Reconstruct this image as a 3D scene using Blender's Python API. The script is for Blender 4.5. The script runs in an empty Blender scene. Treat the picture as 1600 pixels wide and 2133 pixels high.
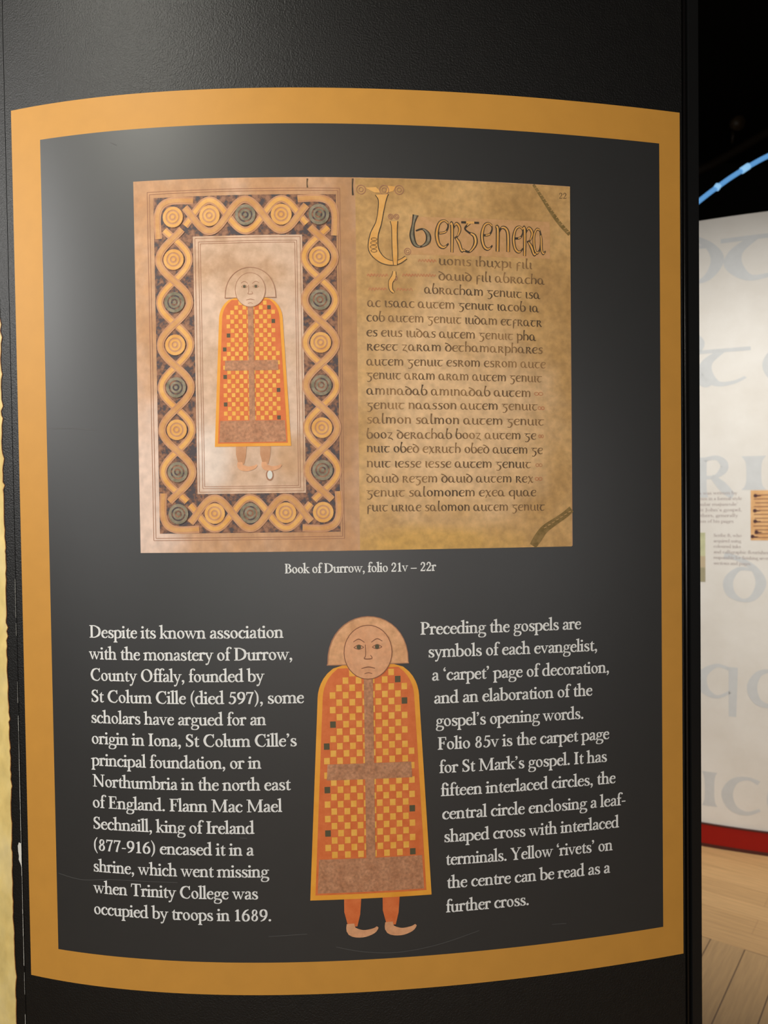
import bpy, math, random
from mathutils import Matrix, Vector

random.seed(7)
SC = bpy.context.scene
COL = SC.collection

# ------------------------------------------------------------------ camera
CAM_H = 1.35
pan, tilt, roll = 0.0543432685, -0.0219117293, -0.0130691149
fwd = Vector((math.sin(pan) * math.cos(tilt), math.cos(pan) * math.cos(tilt), math.sin(tilt)))
r0 = Vector((math.cos(pan), -math.sin(pan), 0))
u0 = r0.cross(fwd)
right = r0 * math.cos(roll) + u0 * math.sin(roll)
up = -r0 * math.sin(roll) + u0 * math.cos(roll)
cd = bpy.data.cameras.new('camera')
cam = bpy.data.objects.new('camera', cd)
COL.objects.link(cam)
cam.matrix_world = Matrix(((right.x, up.x, -fwd.x, 0.00057), (right.y, up.y, -fwd.y, -1.0),
                           (right.z, up.z, -fwd.z, CAM_H), (0, 0, 0, 1)))
cd.sensor_width = 36.0
cd.lens = 1600.0 / 2133.0 * 36.0
cd.clip_start = 0.05
cd.dof.use_dof = True
cd.dof.focus_distance = 1.03
cd.dof.aperture_fstop = 7.0
SC.camera = cam

# ------------------------------------------------------------------ light and exposure
SC.view_settings.view_transform = 'Standard'
SC.view_settings.look = 'None'
SC.view_settings.exposure = 0.0
SC.view_settings.gamma = 1.0
SC.view_settings.use_curve_mapping = False
w = bpy.data.worlds.new('world')
SC.world = w
w.use_nodes = True
w.node_tree.nodes['Background'].inputs[0].default_value = (0.9, 0.95, 1.0, 1)
w.node_tree.nodes['Background'].inputs[1].default_value = 0.005


def spot(name, loc, target, power, size_deg, blend, radius, color):
    l = bpy.data.lights.new(name, 'SPOT')
    l.energy = power
    l.spot_size = math.radians(size_deg)
    l.spot_blend = blend
    l.shadow_soft_size = radius
    l.color = color
    o = bpy.data.objects.new(name, l)
    COL.objects.link(o)
    o.location = loc
    o.rotation_euler = (Vector(target) - Vector(loc)).to_track_quat('-Z', 'Y').to_euler()
    return o


def area(name, az, dist, z, power, sx, sy, color):
    """soft fill lamp added out of view to make sheen, facing the panel"""
    l = bpy.data.lights.new(name, 'AREA')
    l.shape = 'RECTANGLE'; l.size = sx; l.size_y = sy; l.energy = power; l.color = color
    o = bpy.data.objects.new(name, l)
    COL.objects.link(o)
    a = math.radians(az)
    o.location = (dist * math.sin(a), -dist * math.cos(a), z)
    o.rotation_euler = Vector((-math.sin(a), math.cos(a), 0)).to_track_quat('-Z', 'Z').to_euler()
    return o


area('sheen_fill_left', -45, 3.8, 1.5, 13, 1.3, 0.9, (1.0, 0.97, 0.95))  # unseen fill lamps, added to spread sheen across the panel
area('sheen_fill_front', -20, 3.8, 1.3, 14, 1.3, 0.9, (0.98, 1.0, 0.95))  # added fill for the sheen left of centre
area('sheen_fill_middle', 0, 3.8, 1.3, 21, 1.3, 0.9, (1.0, 0.93, 0.90))  # added fill for the sheen in the middle
area('sheen_fill_high', 0, 3.8, 2.4, 9, 1.3, 0.9, (1.0, 0.90, 0.78))  # added fill, set higher up
area('sheen_fill_right', 28, 3.8, 1.3, 11, 1.3, 0.9, (1.0, 0.97, 0.95))  # added fill for the right side of the panel
spot('gallery_spotlight', (-3.0, -1.2, 2.4), (-0.36, 0.05, 1.6), 190, 60, 1.0, 0.6, (1.0, 0.98, 0.95))
spot('gallery_spotlight_high', (-1.7, -2.0, 3.5), (-0.3, 0.0, 2.0), 180, 30, 1.0, 0.3, (1.0, 0.97, 0.86))
spot('fill_spot_near', (-0.9, -1.3, 3.4), (-0.15, 0.0, 1.15), 55, 28, 1.0, 0.1, (1.0, 0.95, 0.88))  # added steep fill, brightens the panel at mid-height without more sheen
spot('wall_spotlight', (0.9, 0.0, 2.7), (1.45, 1.77, 1.05), 185, 70, 1.0, 0.12, (1.0, 0.965, 0.92))
spot('floor_spotlight', (1.7, 0.9, 3.3), (1.36, 1.45, 0.0), 110, 34, 1.0, 0.2, (1.0, 0.88, 0.72))



# ------------------------------------------------------------------ materials
def nodes_of(name):
    m = bpy.data.materials.new(name)
    m.use_nodes = True
    nt = m.node_tree
    return m, nt, nt.nodes['Principled BSDF']


def simple(name, col, rough=0.6, spec=0.5, metal=0.0, emit=None, estr=0.0):
    m, nt, b = nodes_of(name)
    # a faint procedural mottling keeps the surface from being perfectly even
    n = nt.nodes.new('ShaderNodeTexNoise'); n.inputs['Scale'].default_value = 35
    n.inputs['Detail'].default_value = 4
    tc = nt.nodes.new('ShaderNodeTexCoord'); nt.links.new(tc.outputs['Object'], n.inputs['Vector'])
    mx = nt.nodes.new('ShaderNodeMix'); mx.data_type = 'RGBA'
    mx.inputs['A'].default_value = (*[c * 0.93 for c in col], 1)
    mx.inputs['B'].default_value = (*[min(1, c * 1.07) for c in col], 1)
    nt.links.new(n.outputs['Fac'], mx.inputs['Factor'])
    nt.links.new(mx.outputs['Result'], b.inputs['Base Color'])
    b.inputs['Roughness'].default_value = rough
    b.inputs['Specular IOR Level'].default_value = spec
    b.inputs['Metallic'].default_value = metal
    if emit:
        b.inputs['Emission Color'].default_value = (*emit, 1)
        b.inputs['Emission Strength'].default_value = estr
    return m


def mottled(name, stops, scale, rough=0.5, spec=0.5, detail=6, stretch=(1, 1, 1), fine=None, bump=0.0, bscale=600, stains=()):
    """noise through a colour ramp; fine = (scale, amount) darker specks"""
    m, nt, b = nodes_of(name)
    tc = nt.nodes.new('ShaderNodeTexCoord')
    mp = nt.nodes.new('ShaderNodeMapping'); mp.inputs['Scale'].default_value = stretch
    nt.links.new(tc.outputs['Object'], mp.inputs['Vector'])
    n = nt.nodes.new('ShaderNodeTexNoise'); n.inputs['Scale'].default_value = scale
    n.inputs['Detail'].default_value = detail; n.inputs['Roughness'].default_value = 0.6
    nt.links.new(mp.outputs['Vector'], n.inputs['Vector'])
    cr = nt.nodes.new('ShaderNodeValToRGB')
    while len(cr.color_ramp.elements) < len(stops):
        cr.color_ramp.elements.new(0.5)
    for e, (p, c) in zip(cr.color_ramp.elements, stops):
        e.position = p; e.color = (*c, 1)
    nt.links.new(n.outputs['Fac'], cr.inputs['Fac'])
    out = cr.outputs['Color']
    for (cx, cz), (rx, rz), col, amt in stains:      # irregular discoloured patches of the vellum itself
        sp = nt.nodes.new('ShaderNodeMapping'); sp.vector_type = 'TEXTURE'
        sp.inputs['Location'].default_value = (cx, 0, cz); sp.inputs['Scale'].default_value = (rx, 1000, rz)
        dn = nt.nodes.new('ShaderNodeTexNoise'); dn.inputs['Scale'].default_value = 14; dn.inputs['Detail'].default_value = 4
        nt.links.new(tc.outputs['Object'], dn.inputs['Vector'])
        nt.links.new(tc.outputs['Object'], sp.inputs['Vector'])
        ln = nt.nodes.new('ShaderNodeVectorMath'); ln.operation = 'LENGTH'
        nt.links.new(sp.outputs['Vector'], ln.inputs[0])
        ad = nt.nodes.new('ShaderNodeMath'); ad.operation = 'MULTIPLY_ADD'; ad.inputs[1].default_value = 1.3
        nt.links.new(dn.outputs['Fac'], ad.inputs[0]); nt.links.new(ln.outputs['Value'], ad.inputs[2])
        mr0 = nt.nodes.new('ShaderNodeMapRange'); mr0.interpolation_type = 'SMOOTHSTEP'
        mr0.inputs['From Min'].default_value = 1.0; mr0.inputs['From Max'].default_value = 1.85
        mr0.inputs['To Min'].default_value = amt; mr0.inputs['To Max'].default_value = 0.0
        nt.links.new(ad.outputs[0], mr0.inputs['Value'])
        sm = nt.nodes.new('ShaderNodeMix'); sm.data_type = 'RGBA'; sm.inputs['B'].default_value = (*col, 1)
        nt.links.new(mr0.outputs['Result'], sm.inputs['Factor']); nt.links.new(out, sm.inputs['A'])
        out = sm.outputs['Result']
    if fine:
        n2 = nt.nodes.new('ShaderNodeTexNoise'); n2.inputs['Scale'].default_value = fine[0]
        n2.inputs['Detail'].default_value = 5
        nt.links.new(mp.outputs['Vector'], n2.inputs['Vector'])
        mr = nt.nodes.new('ShaderNodeMapRange')
        mr.inputs['From Min'].default_value = 0.3; mr.inputs['From Max'].default_value = 0.7
        mr.inputs['To Min'].default_value = 1 - fine[1]; mr.inputs['To Max'].default_value = 1 + fine[1] * 0.5
        nt.links.new(n2.outputs['Fac'], mr.inputs['Value'])
        mu = nt.nodes.new('ShaderNodeMix'); mu.data_type = 'RGBA'; mu.blend_type = 'MULTIPLY'
        mu.inputs['Factor'].default_value = 1
        nt.links.new(out, mu.inputs['A']); nt.links.new(mr.outputs['Result'], mu.inputs['B'])
        out = mu.outputs['Result']
    nt.links.new(out, b.inputs['Base Color'])
    b.inputs['Roughness'].default_value = rough
    b.inputs['Specular IOR Level'].default_value = spec
    if bump:
        nb = nt.nodes.new('ShaderNodeTexNoise'); nb.inputs['Scale'].default_value = bscale
        nb.inputs['Detail'].default_value = 3
        nt.links.new(tc.outputs['Object'], nb.inputs['Vector'])
        bp = nt.nodes.new('ShaderNodeBump'); bp.inputs['Strength'].default_value = bump
        bp.inputs['Distance'].default_value = 0.001
        nt.links.new(nb.outputs['Fac'], bp.inputs['Height'])
        nt.links.new(bp.outputs['Normal'], b.inputs['Normal'])
    return m


M = {}
M['board'] = mottled('black_grained_vinyl', [(0.3, (0.0035, 0.003, 0.0025)), (0.7, (0.0055, 0.005, 0.004))], 60, 0.43, 0.5, bump=0.6, bscale=480)
M['black'] = simple('black_gloss_paint', (0.008, 0.008, 0.008), 0.32, 0.5)
M['bead'] = simple('polished_black_bead', (0.006, 0.005, 0.005), 0.28, 0.5)
M['gold'] = simple('printed_gold', (0.64, 0.305, 0.048), 0.52, 0.42)
M['field'] = simple('printed_charcoal', (0.024, 0.0238, 0.0232), 0.42, 0.75)
M['white'] = simple('printed_white', (0.89, 0.89, 0.86), 0.55, 0.3)
M['scuff'] = simple('scuffed_charcoal', (0.075, 0.073, 0.070), 0.5, 0.5)
M['page_left'] = mottled('photo_pink_vellum', [(0.38, (0.56, 0.28, 0.12)), (0.5, (0.62, 0.34, 0.17)), (0.62, (0.68, 0.41, 0.25))], 9, 0.5, 0.45,
                         fine=(90, 0.16), stretch=(1, 1, 0.8), stains=[((-0.25, 1.36), (0.07, 0.14), (0.84, 0.63, 0.51), 0.9), ((0.01, 1.55), (0.03, 0.30), (0.47, 0.235, 0.09), 0.7)])
M['page_right'] = mottled('photo_yellow_vellum', [(0.36, (0.52, 0.295, 0.10)), (0.5, (0.62, 0.36, 0.13)), (0.64, (0.71, 0.43, 0.17))], 9, 0.52, 0.45,
                          fine=(110, 0.2), stains=[((0.15, 1.46), (0.14, 0.19), (0.86, 0.57, 0.31), 0.85), ((0.13, 1.285), (0.13, 0.03), (0.70, 0.40, 0.09), 0.8),
                                                   ((0.275, 1.625), (0.025, 0.03), (0.50, 0.28, 0.10), 0.7)])
M['inner_page'] = mottled('photo_pale_vellum', [(0.36, (0.62, 0.37, 0.21)), (0.48, (0.72, 0.48, 0.32)), (0.6, (0.78, 0.55, 0.40))], 10, 0.5, 0.45, fine=(80, 0.14),
                          stains=[((-0.17, 1.40), (0.035, 0.06), (0.88, 0.73, 0.62), 0.9), ((-0.06, 1.40), (0.03, 0.035), (0.60, 0.33, 0.15), 0.7)])
M['strand_gold'] = mottled('photo_yellow_paint', [(0.35, (0.76, 0.36, 0.075)), (0.65, (0.86, 0.47, 0.14))], 60, 0.5, 0.45)
M['strand_ochre'] = mottled('photo_ochre_paint', [(0.35, (0.62, 0.29, 0.085)), (0.65, (0.72, 0.38, 0.14))], 60, 0.5, 0.45)
M['strand_tan'] = mottled('photo_tan_paint', [(0.35, (0.54, 0.25, 0.11)), (0.65, (0.64, 0.33, 0.17))], 60, 0.5, 0.45)
M['orn_dark'] = mottled('photo_dark_ground', [(0.42, (0.07, 0.052, 0.055)), (0.5, (0.20, 0.09, 0.05)), (0.62, (0.36, 0.17, 0.09))], 130, 0.5, 0.45)
M['grey_green'] = mottled('photo_grey_green', [(0.35, (0.17, 0.15, 0.085)), (0.65, (0.34, 0.28, 0.19))], 120, 0.5, 0.45)
M['line'] = simple('photo_brown_line', (0.27, 0.11, 0.055), 0.55, 0.4)
M['line_soft'] = simple('photo_soft_line', (0.42, 0.20, 0.11), 0.55, 0.4)
M['skin'] = mottled('photo_skin', [(0.35, (0.74, 0.35, 0.17)), (0.65, (0.84, 0.44, 0.23))], 40, 0.5, 0.4, fine=(150, 0.12))
M['hair'] = mottled('photo_hair', [(0.35, (0.72, 0.36, 0.16)), (0.65, (0.86, 0.47, 0.24))], 30, 0.5, 0.4, fine=(120, 0.14))
M['orange'] = mottled('photo_orange_red', [(0.35, (0.70, 0.15, 0.035)), (0.65, (0.78, 0.20, 0.055))], 80, 0.5, 0.4)
M['yellow'] = mottled('photo_yellow', [(0.35, (0.88, 0.42, 0.055)), (0.65, (0.94, 0.52, 0.10))], 90, 0.5, 0.4)
M['cloak_edge'] = mottled('photo_cloak_edge', [(0.35, (0.85, 0.34, 0.03)), (0.65, (0.93, 0.43, 0.05))], 25, 0.5, 0.4)
M['tan'] = mottled('photo_tan', [(0.35, (0.48, 0.21, 0.10)), (0.65, (0.60, 0.29, 0.15))], 70, 0.5, 0.4, fine=(260, 0.3))
M['green'] = simple('photo_dark_green', (0.10, 0.085, 0.04), 0.5, 0.4)
M['ink'] = mottled('faded_brown_ink', [(0.38, (0.36, 0.20, 0.08)), (0.50, (0.23, 0.13, 0.057)), (0.62, (0.11, 0.068, 0.036))], 16, 0.55, 0.3)
M['ink_dark'] = mottled('dark_brown_ink', [(0.38, (0.20, 0.12, 0.055)), (0.52, (0.055, 0.042, 0.028))], 30, 0.55, 0.3)
M['ink_red'] = mottled('red_lead_ink', [(0.35, (0.60, 0.20, 0.09)), (0.65, (0.56, 0.27, 0.12))], 60, 0.55, 0.3)
M['wash'] = mottled('pink_dotted_wash', [(0.38, (0.60, 0.33, 0.13)), (0.62, (0.68, 0.37, 0.165))], 120, 0.52, 0.45)
M['strip'] = mottled('olive_repair_strip', [(0.35, (0.20, 0.13, 0.04)), (0.65, (0.33, 0.21, 0.075))], 150, 0.6, 0.3)
M['parchment'] = mottled('printed_parchment', [(0.34, (0.74, 0.51, 0.15)), (0.5, (0.89, 0.68, 0.25)), (0.66, (0.93, 0.75, 0.36))], 9, 0.55, 0.4,
                         fine=(60, 0.15), stretch=(1, 1, 0.6))
M['parch_edge'] = mottled('printed_burnt_edge', [(0.35, (0.16, 0.06, 0.02)), (0.65, (0.40, 0.17, 0.04))], 50, 0.55, 0.4)
M['chip'] = simple('bare_white_core', (0.78, 0.76, 0.68), 0.8, 0.2)
M['wallboard'] = mottled('white_display_board', [(0.35, (0.70, 0.665, 0.60)), (0.65, (0.78, 0.755, 0.70))], 4, 0.55, 0.3)
M['faint'] = simple('pale_blue_grey_print', (0.60, 0.615, 0.61), 0.55, 0.3)
M['small_text'] = simple('grey_brown_print', (0.40, 0.335, 0.31), 0.55, 0.3)
M['red'] = simple('red_plinth_paint', (0.29, 0.008, 0.004), 0.5, 0.2)
M['red_dark'] = simple('dark_red_edge', (0.06, 0.008, 0.006), 0.4, 0.5)
M['pic_orange'] = mottled('wall_picture_orange', [(0.35, (0.66, 0.36, 0.15)), (0.65, (0.76, 0.47, 0.22))], 30, 0.5, 0.3)
M['pic_green'] = mottled('wall_picture_green', [(0.35, (0.42, 0.42, 0.24)), (0.65, (0.56, 0.56, 0.34))], 20, 0.5, 0.3)
M['pic_tan'] = simple('wall_picture_tan', (0.52, 0.42, 0.27), 0.5, 0.3)
M['pic_olive'] = simple('wall_picture_olive', (0.36, 0.32, 0.20), 0.5, 0.3)
M['dark_wall'] = simple('black_hall_wall', (0.012, 0.010, 0.006), 0.8, 0.2)
M['dark_grey'] = simple('dark_grey_partition', (0.035, 0.036, 0.032), 0.7, 0.3)
M['pipe'] = simple('dark_bronze_pipe', (0.022, 0.014, 0.006), 0.5, 0.4)
M['tube'] = simple('blue_lit_tube', (0.10, 0.2, 0.35), 0.4, 0.4, emit=(0.10, 0.29, 0.58), estr=1.0)
M['tube_joint'] = simple('pale_blue_joint', (0.3, 0.4, 0.5), 0.4, 0.4, emit=(0.25, 0.52, 0.80), estr=1.0)


def floor_material():
    m, nt, b = nodes_of('pale_oak_boards')
    tc = nt.nodes.new('ShaderNodeTexCoord')

    def planks(rot, loc, wid, length, c1, c2, gap):
        mp = nt.nodes.new('ShaderNodeMapping')
        mp.vector_type = 'TEXTURE'
        mp.inputs['Location'].default_value = loc
        mp.inputs['Rotation'].default_value = (0, 0, rot)
        nt.links.new(tc.outputs['Object'], mp.inputs['Vector'])
        br = nt.nodes.new('ShaderNodeTexBrick')
        br.inputs['Color1'].default_value = (*c1, 1)
        br.inputs['Color2'].default_value = (*c2, 1)
        br.inputs['Mortar'].default_value = (*gap, 1)
        br.inputs['Scale'].default_value = 1.0
        br.inputs['Mortar Size'].default_value = 0.0022
        br.inputs['Mortar Smooth'].default_value = 0.3
        br.inputs['Brick Width'].default_value = length
        br.inputs['Row Height'].default_value = wid
        br.offset = 0.37
        nt.links.new(mp.outputs['Vector'], br.inputs['Vector'])
        st = nt.nodes.new('ShaderNodeMapping'); st.inputs['Scale'].default_value = (2.5, 38, 1)
        nt.links.new(mp.outputs['Vector'], st.inputs['Vector'])
        n = nt.nodes.new('ShaderNodeTexNoise'); n.inputs['Scale'].default_value = 3; n.inputs['Detail'].default_value = 6
        nt.links.new(st.outputs['Vector'], n.inputs['Vector'])
        mr = nt.nodes.new('ShaderNodeMapRange')
        mr.inputs['From Min'].default_value = 0.3; mr.inputs['From Max'].default_value = 0.7
        mr.inputs['To Min'].default_value = 0.86; mr.inputs['To Max'].default_value = 1.08
        nt.links.new(n.outputs['Fac'], mr.inputs['Value'])
        mu = nt.nodes.new('ShaderNodeMix'); mu.data_type = 'RGBA'; mu.blend_type = 'MULTIPLY'; mu.inputs['Factor'].default_value = 1
        nt.links.new(br.outputs['Color'], mu.inputs['A']); nt.links.new(mr.outputs['Result'], mu.inputs['B'])
        return mp, mu.outputs['Result']
    a = math.radians(-39.6)
    mpA, cA = planks(a, (1.165, 1.17, 0), 0.096, 0.9, (0.55, 0.335, 0.145), (0.64, 0.40, 0.18), (0.50, 0.30, 0.13))
    mpB, cB = planks(a + math.pi / 2, (1.165, 1.17, 0), 0.095, 2.2, (0.47, 0.30, 0.14), (0.52, 0.33, 0.15), (0.16, 0.09, 0.04))
    sx = nt.nodes.new('ShaderNodeSeparateXYZ'); nt.links.new(mpA.outputs['Vector'], sx.inputs['Vector'])
    gt = nt.nodes.new('ShaderNodeMath'); gt.operation = 'GREATER_THAN'; gt.inputs[1].default_value = 0.0
    nt.links.new(sx.outputs['Y'], gt.inputs[0])
    mx = nt.nodes.new('ShaderNodeMix'); mx.data_type = 'RGBA'
    nt.links.new(gt.outputs[0], mx.inputs['Factor']); nt.links.new(cB, mx.inputs['A']); nt.links.new(cA, mx.inputs['B'])
    nt.links.new(mx.outputs['Result'], b.inputs['Base Color'])
    b.inputs['Roughness'].default_value = 0.5
    return m


M['floor'] = floor_material()


# ------------------------------------------------------------------ object helpers
def mesh_obj(name, verts, faces, mat, parent=None, smooth=False):
    me = bpy.data.meshes.new(name)
    me.from_pydata([tuple(v) for v in verts], [], faces)
    me.materials.append(mat)
    if smooth:
        me.polygons.foreach_set('use_smooth', [True] * len(me.polygons))
    me.update()
    o = bpy.data.objects.new(name, me)
    COL.objects.link(o)
    if parent is not None:
        o.parent = parent
        o.matrix_parent_inverse = parent.matrix_world.inverted()
    return o


def thing(name, label, cat, loc, group=None):
    o = bpy.data.objects.new(name, None)
    COL.objects.link(o)
    o.location = loc
    o.matrix_world = Matrix.Translation(Vector(loc))
    o.empty_display_size = 0.1
    o['label'] = label; o['category'] = cat
    if group:
        o['group'] = group
    return o


def box(name, lo, hi, mat, parent=None):
    x0, y0, z0 = lo; x1, y1, z1 = hi
    v = [(x0, y0, z0), (x1, y0, z0), (x1, y1, z0), (x0, y1, z0), (x0, y0, z1), (x1, y0, z1), (x1, y1, z1), (x0, y1, z1)]
    f = [(0, 3, 2, 1), (4, 5, 6, 7), (0, 1, 5, 4), (1, 2, 6, 5), (2, 3, 7, 6), (3, 0, 4, 7)]
    return mesh_obj(name, v, f, mat, parent)


def tube(name, pts, rad, mat, parent=None, n=12):
    """round bar through points; rad may be a list"""
    V = []; F = []
    P = [Vector(p) for p in pts]
    rr = rad if isinstance(rad, (list, tuple)) else [rad] * len(P)
    for i, p in enumerate(P):
        t = (P[min(i + 1, len(P) - 1)] - P[max(i - 1, 0)]).normalized()
        a = t.cross(Vector((0, 0, 1)))
        if a.length < 1e-3:
            a = t.cross(Vector((0, 1, 0)))
        a.normalize(); b = t.cross(a)
        for k in range(n):
            q = 2 * math.pi * k / n
            V.append(p + (a * math.cos(q) + b * math.sin(q)) * rr[i])
    for i in range(len(P) - 1):
        for k in range(n):
            F.append((i * n + k, i * n + (k + 1) % n, (i + 1) * n + (k + 1) % n, (i + 1) * n + k))
    F.append(tuple(range(n - 1, -1, -1))); F.append(tuple(range((len(P) - 1) * n, len(P) * n)))
    return mesh_obj(name, V, F, mat, parent, True)


# ------------------------------------------------------------------ the curved panel's own coordinates
# s runs along the curved face (metres), z is height; curvature grows towards the left end
G0, GN, GH = -0.9, 3601, 0.0005
_k = []
for i in range(GN):
    g = max(-0.72, G0 + i * GH)
    _k.append(0.553303573 - 0.924313872 * g + 1.09044933 * g * g)
_t = [0.0]
for i in range(1, GN):
    _t.append(_t[-1] + (_k[i] + _k[i - 1]) / 2 * GH)
i0 = round(-G0 / GH)
_t = [a - _t[i0] for a in _t]
_x = [0.0]; _y = [0.0]
for i in range(1, GN):
    _x.append(_x[-1] + (math.cos(_t[i]) + math.cos(_t[i - 1])) / 2 * GH)
    _y.append(_y[-1] + (math.sin(_t[i]) + math.sin(_t[i - 1])) / 2 * GH)
_x = [a - _x[i0] for a in _x]; _y = [a - _y[i0] for a in _y]


def on_panel(s, z, off=0.0):
    q = (s - G0) / GH
    i = min(max(int(q), 0), GN - 2); f = q - i
    x = _x[i] + (_x[i + 1] - _x[i]) * f
    y = _y[i] + (_y[i + 1] - _y[i]) * f
    t = _t[i] + (_t[i + 1] - _t[i]) * f
    return (x + math.sin(t) * off, y - math.cos(t) * off, z)


WC = (2.34339563, 3.56686872); WN = (-0.44619781, -0.89493436); WT = (0.89493436, -0.44619781)


def on_wall(s, z, off=0.0):
    a = s / 2.0; r = 2.0 + off
    return (WC[0] + r * (math.cos(a) * WN[0] + math.sin(a) * WT[0]), WC[1] + r * (math.cos(a) * WN[1] + math.sin(a) * WT[1]), z)


def slices(p, step=9.0):
    """cut a wide polygon into upright strips so that it can follow the curve"""
    xs = [q[0] for q in p]
    lo, hi = min(xs), max(xs)
    if hi - lo < 1.6 * step:
        return [p]
    n = math.ceil((hi - lo) / step); out = []

    def clip(poly, x, keep):
        r = []
        for i, a in enumerate(poly):
            b = poly[(i + 1) % len(poly)]
            ia = (a[0] - x) * keep >= 0; ib = (b[0] - x) * keep >= 0
            if ia:
                r.append(a)
            if ia != ib:
                t = (x - a[0]) / (b[0] - a[0])
                r.append((x, a[1] + (b[1] - a[1]) * t))
        return r
    for i in range(n):
        c = clip(clip(p, lo + (hi - lo) * i / n, 1), lo + (hi - lo) * (i + 1) / n, -1)
        if len(c) > 2:
            out.append(c)
    return out


def polys_obj(name, polys, surf, off, mat, parent, unit=0.001):
    """flat print: polygons in surface coordinates (mm) laid on a curved face"""
    V = []; F = []
    for p in (c for q in polys for c in slices(q)):
        b = len(V)
        V += [surf(x * unit, y * unit, off) for x, y in p]
        F.append(tuple(range(b, b + len(p))))
    return mesh_obj(name, V, F, mat, parent)


def sheet(name, s0, s1, z0, z1, surf, off, mat, parent, n=48, m=1, unit=0.001, corners=None):
    """printed rectangle that follows the curve"""
    V = []; F = []
    for j in range(m + 1):
        for i in range(n + 1):
            u, v = i / n, j / m
            if corners:
                (a, b), (c, d), (e, f), (g, h) = corners       # BL BR TR TL
                s = (a * (1 - u) + c * u) * (1 - v) + (g * (1 - u) + e * u) * v
                z = (b * (1 - u) + d * u) * (1 - v) + (h * (1 - u) + f * u) * v
            else:
                s = s0 + (s1 - s0) * u; z = z0 + (z1 - z0) * v
            V.append(surf(s * unit, z * unit, off))
    for j in range(m):
        for i in range(n):
            a = j * (n + 1) + i
            F.append((a, a + 1, a + n + 2, a + n + 1))
    return mesh_obj(name, V, F, mat, parent, True)


def frame_sheet(name, outer, inner, surf, off, mat, parent, n=48, unit=0.001):
    """printed rectangular ring; outer/inner = (s0, z0, s1, z1)"""
    a0, b0, a1, b1 = outer; c0, d0, c1, d1 = inner
    V = []; F = []

    def grid(s0, s1, z0, z1, k):
        b = len(V)
        for zz in (z0, z1):
            for i in range(k + 1):
                V.append(surf((s0 + (s1 - s0) * i / k) * unit, zz * unit, off))
        for i in range(k):
            F.append((b + i, b + i + 1, b + k + 2 + i, b + k + 1 + i))
    grid(a0, a1, d1, b1, n); grid(a0, a1, b0, d0, n)
    grid(a0, c0, d0, d1, 4); grid(c1, a1, d0, d1, 4)
    return mesh_obj(name, V, F, mat, parent, True)


def curved_slab(name, s0, s1, z0, z1, surf, front, back, mat, parent, n=60):
    """solid board that follows the curve: front face, back face and edges"""
    V = []; F = []
    for i in range(n + 1):
        s = s0 + (s1 - s0) * i / n
        for off in (front, back):
            for z in (z0, z1):
                V.append(surf(s, z, off))
    for i in range(n):
        a = i * 4; b = a + 4
        F += [(a, b, b + 1, a + 1), (b + 2, a + 2, a + 3, b + 3), (a + 1, b + 1, b + 3, a + 3), (a, a + 2, b + 2, b)]
    F += [(0, 1, 3, 2), (n * 4, n * 4 + 2, n * 4 + 3, n * 4 + 1)]
    o = mesh_obj(name, V, F, mat, parent)
    for p in o.data.polygons[:]:
        pass
    o.data.polygons.foreach_set('use_smooth', [i < n * 4 and i % 4 < 2 for i in range(len(o.data.polygons))])
    # keep the corners crisp
    ed = {tuple(sorted(e.vertices)): e for e in o.data.edges}
    for e in o.data.edges:
        e.use_edge_sharp = (e.vertices[0] % 2 == e.vertices[1] % 2) and abs(e.vertices[0] - e.vertices[1]) in (4, 2)
    return o


# ------------------------------------------------------------------ lettering: a pen that draws thick and thin
def spline(pts, k=6):
    n = len(pts)
    if n == 2:
        return [tuple(map(float, p)) for p in pts]
    out = []
    for i in range(n - 1):
        p0 = pts[max(i - 1, 0)]; p1 = pts[i]; p2 = pts[i + 1]; p3 = pts[min(i + 2, n - 1)]
        for j in range(k):
            t = j / k; t2 = t * t; t3 = t2 * t
            out.append(tuple(0.5 * ((2 * b) + (-a + c) * t + (2 * a - 5 * b + 4 * c - d) * t2 + (-a + 3 * b - 3 * c + d) * t3)
                             for a, b, c, d in zip(p0, p1, p2, p3)))
    out.append(tuple(map(float, pts[-1])))
    return out


def brush(pts, k=6):
    q = spline(pts, k); L = []; R = []
    for i, p in enumerate(q):
        a = q[max(i - 1, 0)]; b = q[min(i + 1, len(q) - 1)]
        dx, dy = b[0] - a[0], b[1] - a[1]; d = math.hypot(dx, dy) or 1
        h = max(p[2], 1) / 2
        L.append((p[0] - dy / d * h, p[1] + dx / d * h)); R.append((p[0] + dy / d * h, p[1] - dx / d * h))
    return [[L[i], R[i], R[i + 1], L[i + 1]] for i in range(len(q) - 1)]


def ring(cx, cy, rx, ry, wx, wy, tilt=0.0, n=28):
    out = []
    for i in range(n):
        q = []
        for j in (i, i + 1):
            a = 2 * math.pi * j / n
            q.append((cx + rx * math.cos(a), cy + ry * math.sin(a)))
            b = a
            x, y = (rx - wx) * math.cos(b), (ry - wy) * math.sin(b)
            q.append((cx + x * math.cos(tilt) - y * math.sin(tilt), cy + x * math.sin(tilt) + y * math.cos(tilt)))
        out.append([q[0], q[1], q[3], q[2]])
    return out


def dot(x, y, r, ry=None, n=14):
    ry = ry or r
    return [[(x + r * math.cos(2 * math.pi * i / n), y + ry * math.sin(2 * math.pi * i / n)) for i in range(n)]]


def bar(x0, y0, x1, y1):
    return [[(x0, y0), (x1, y0), (x1, y1), (x0, y1)]]


W = 20.0      # stem of the lower case; x-height is 100


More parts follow.
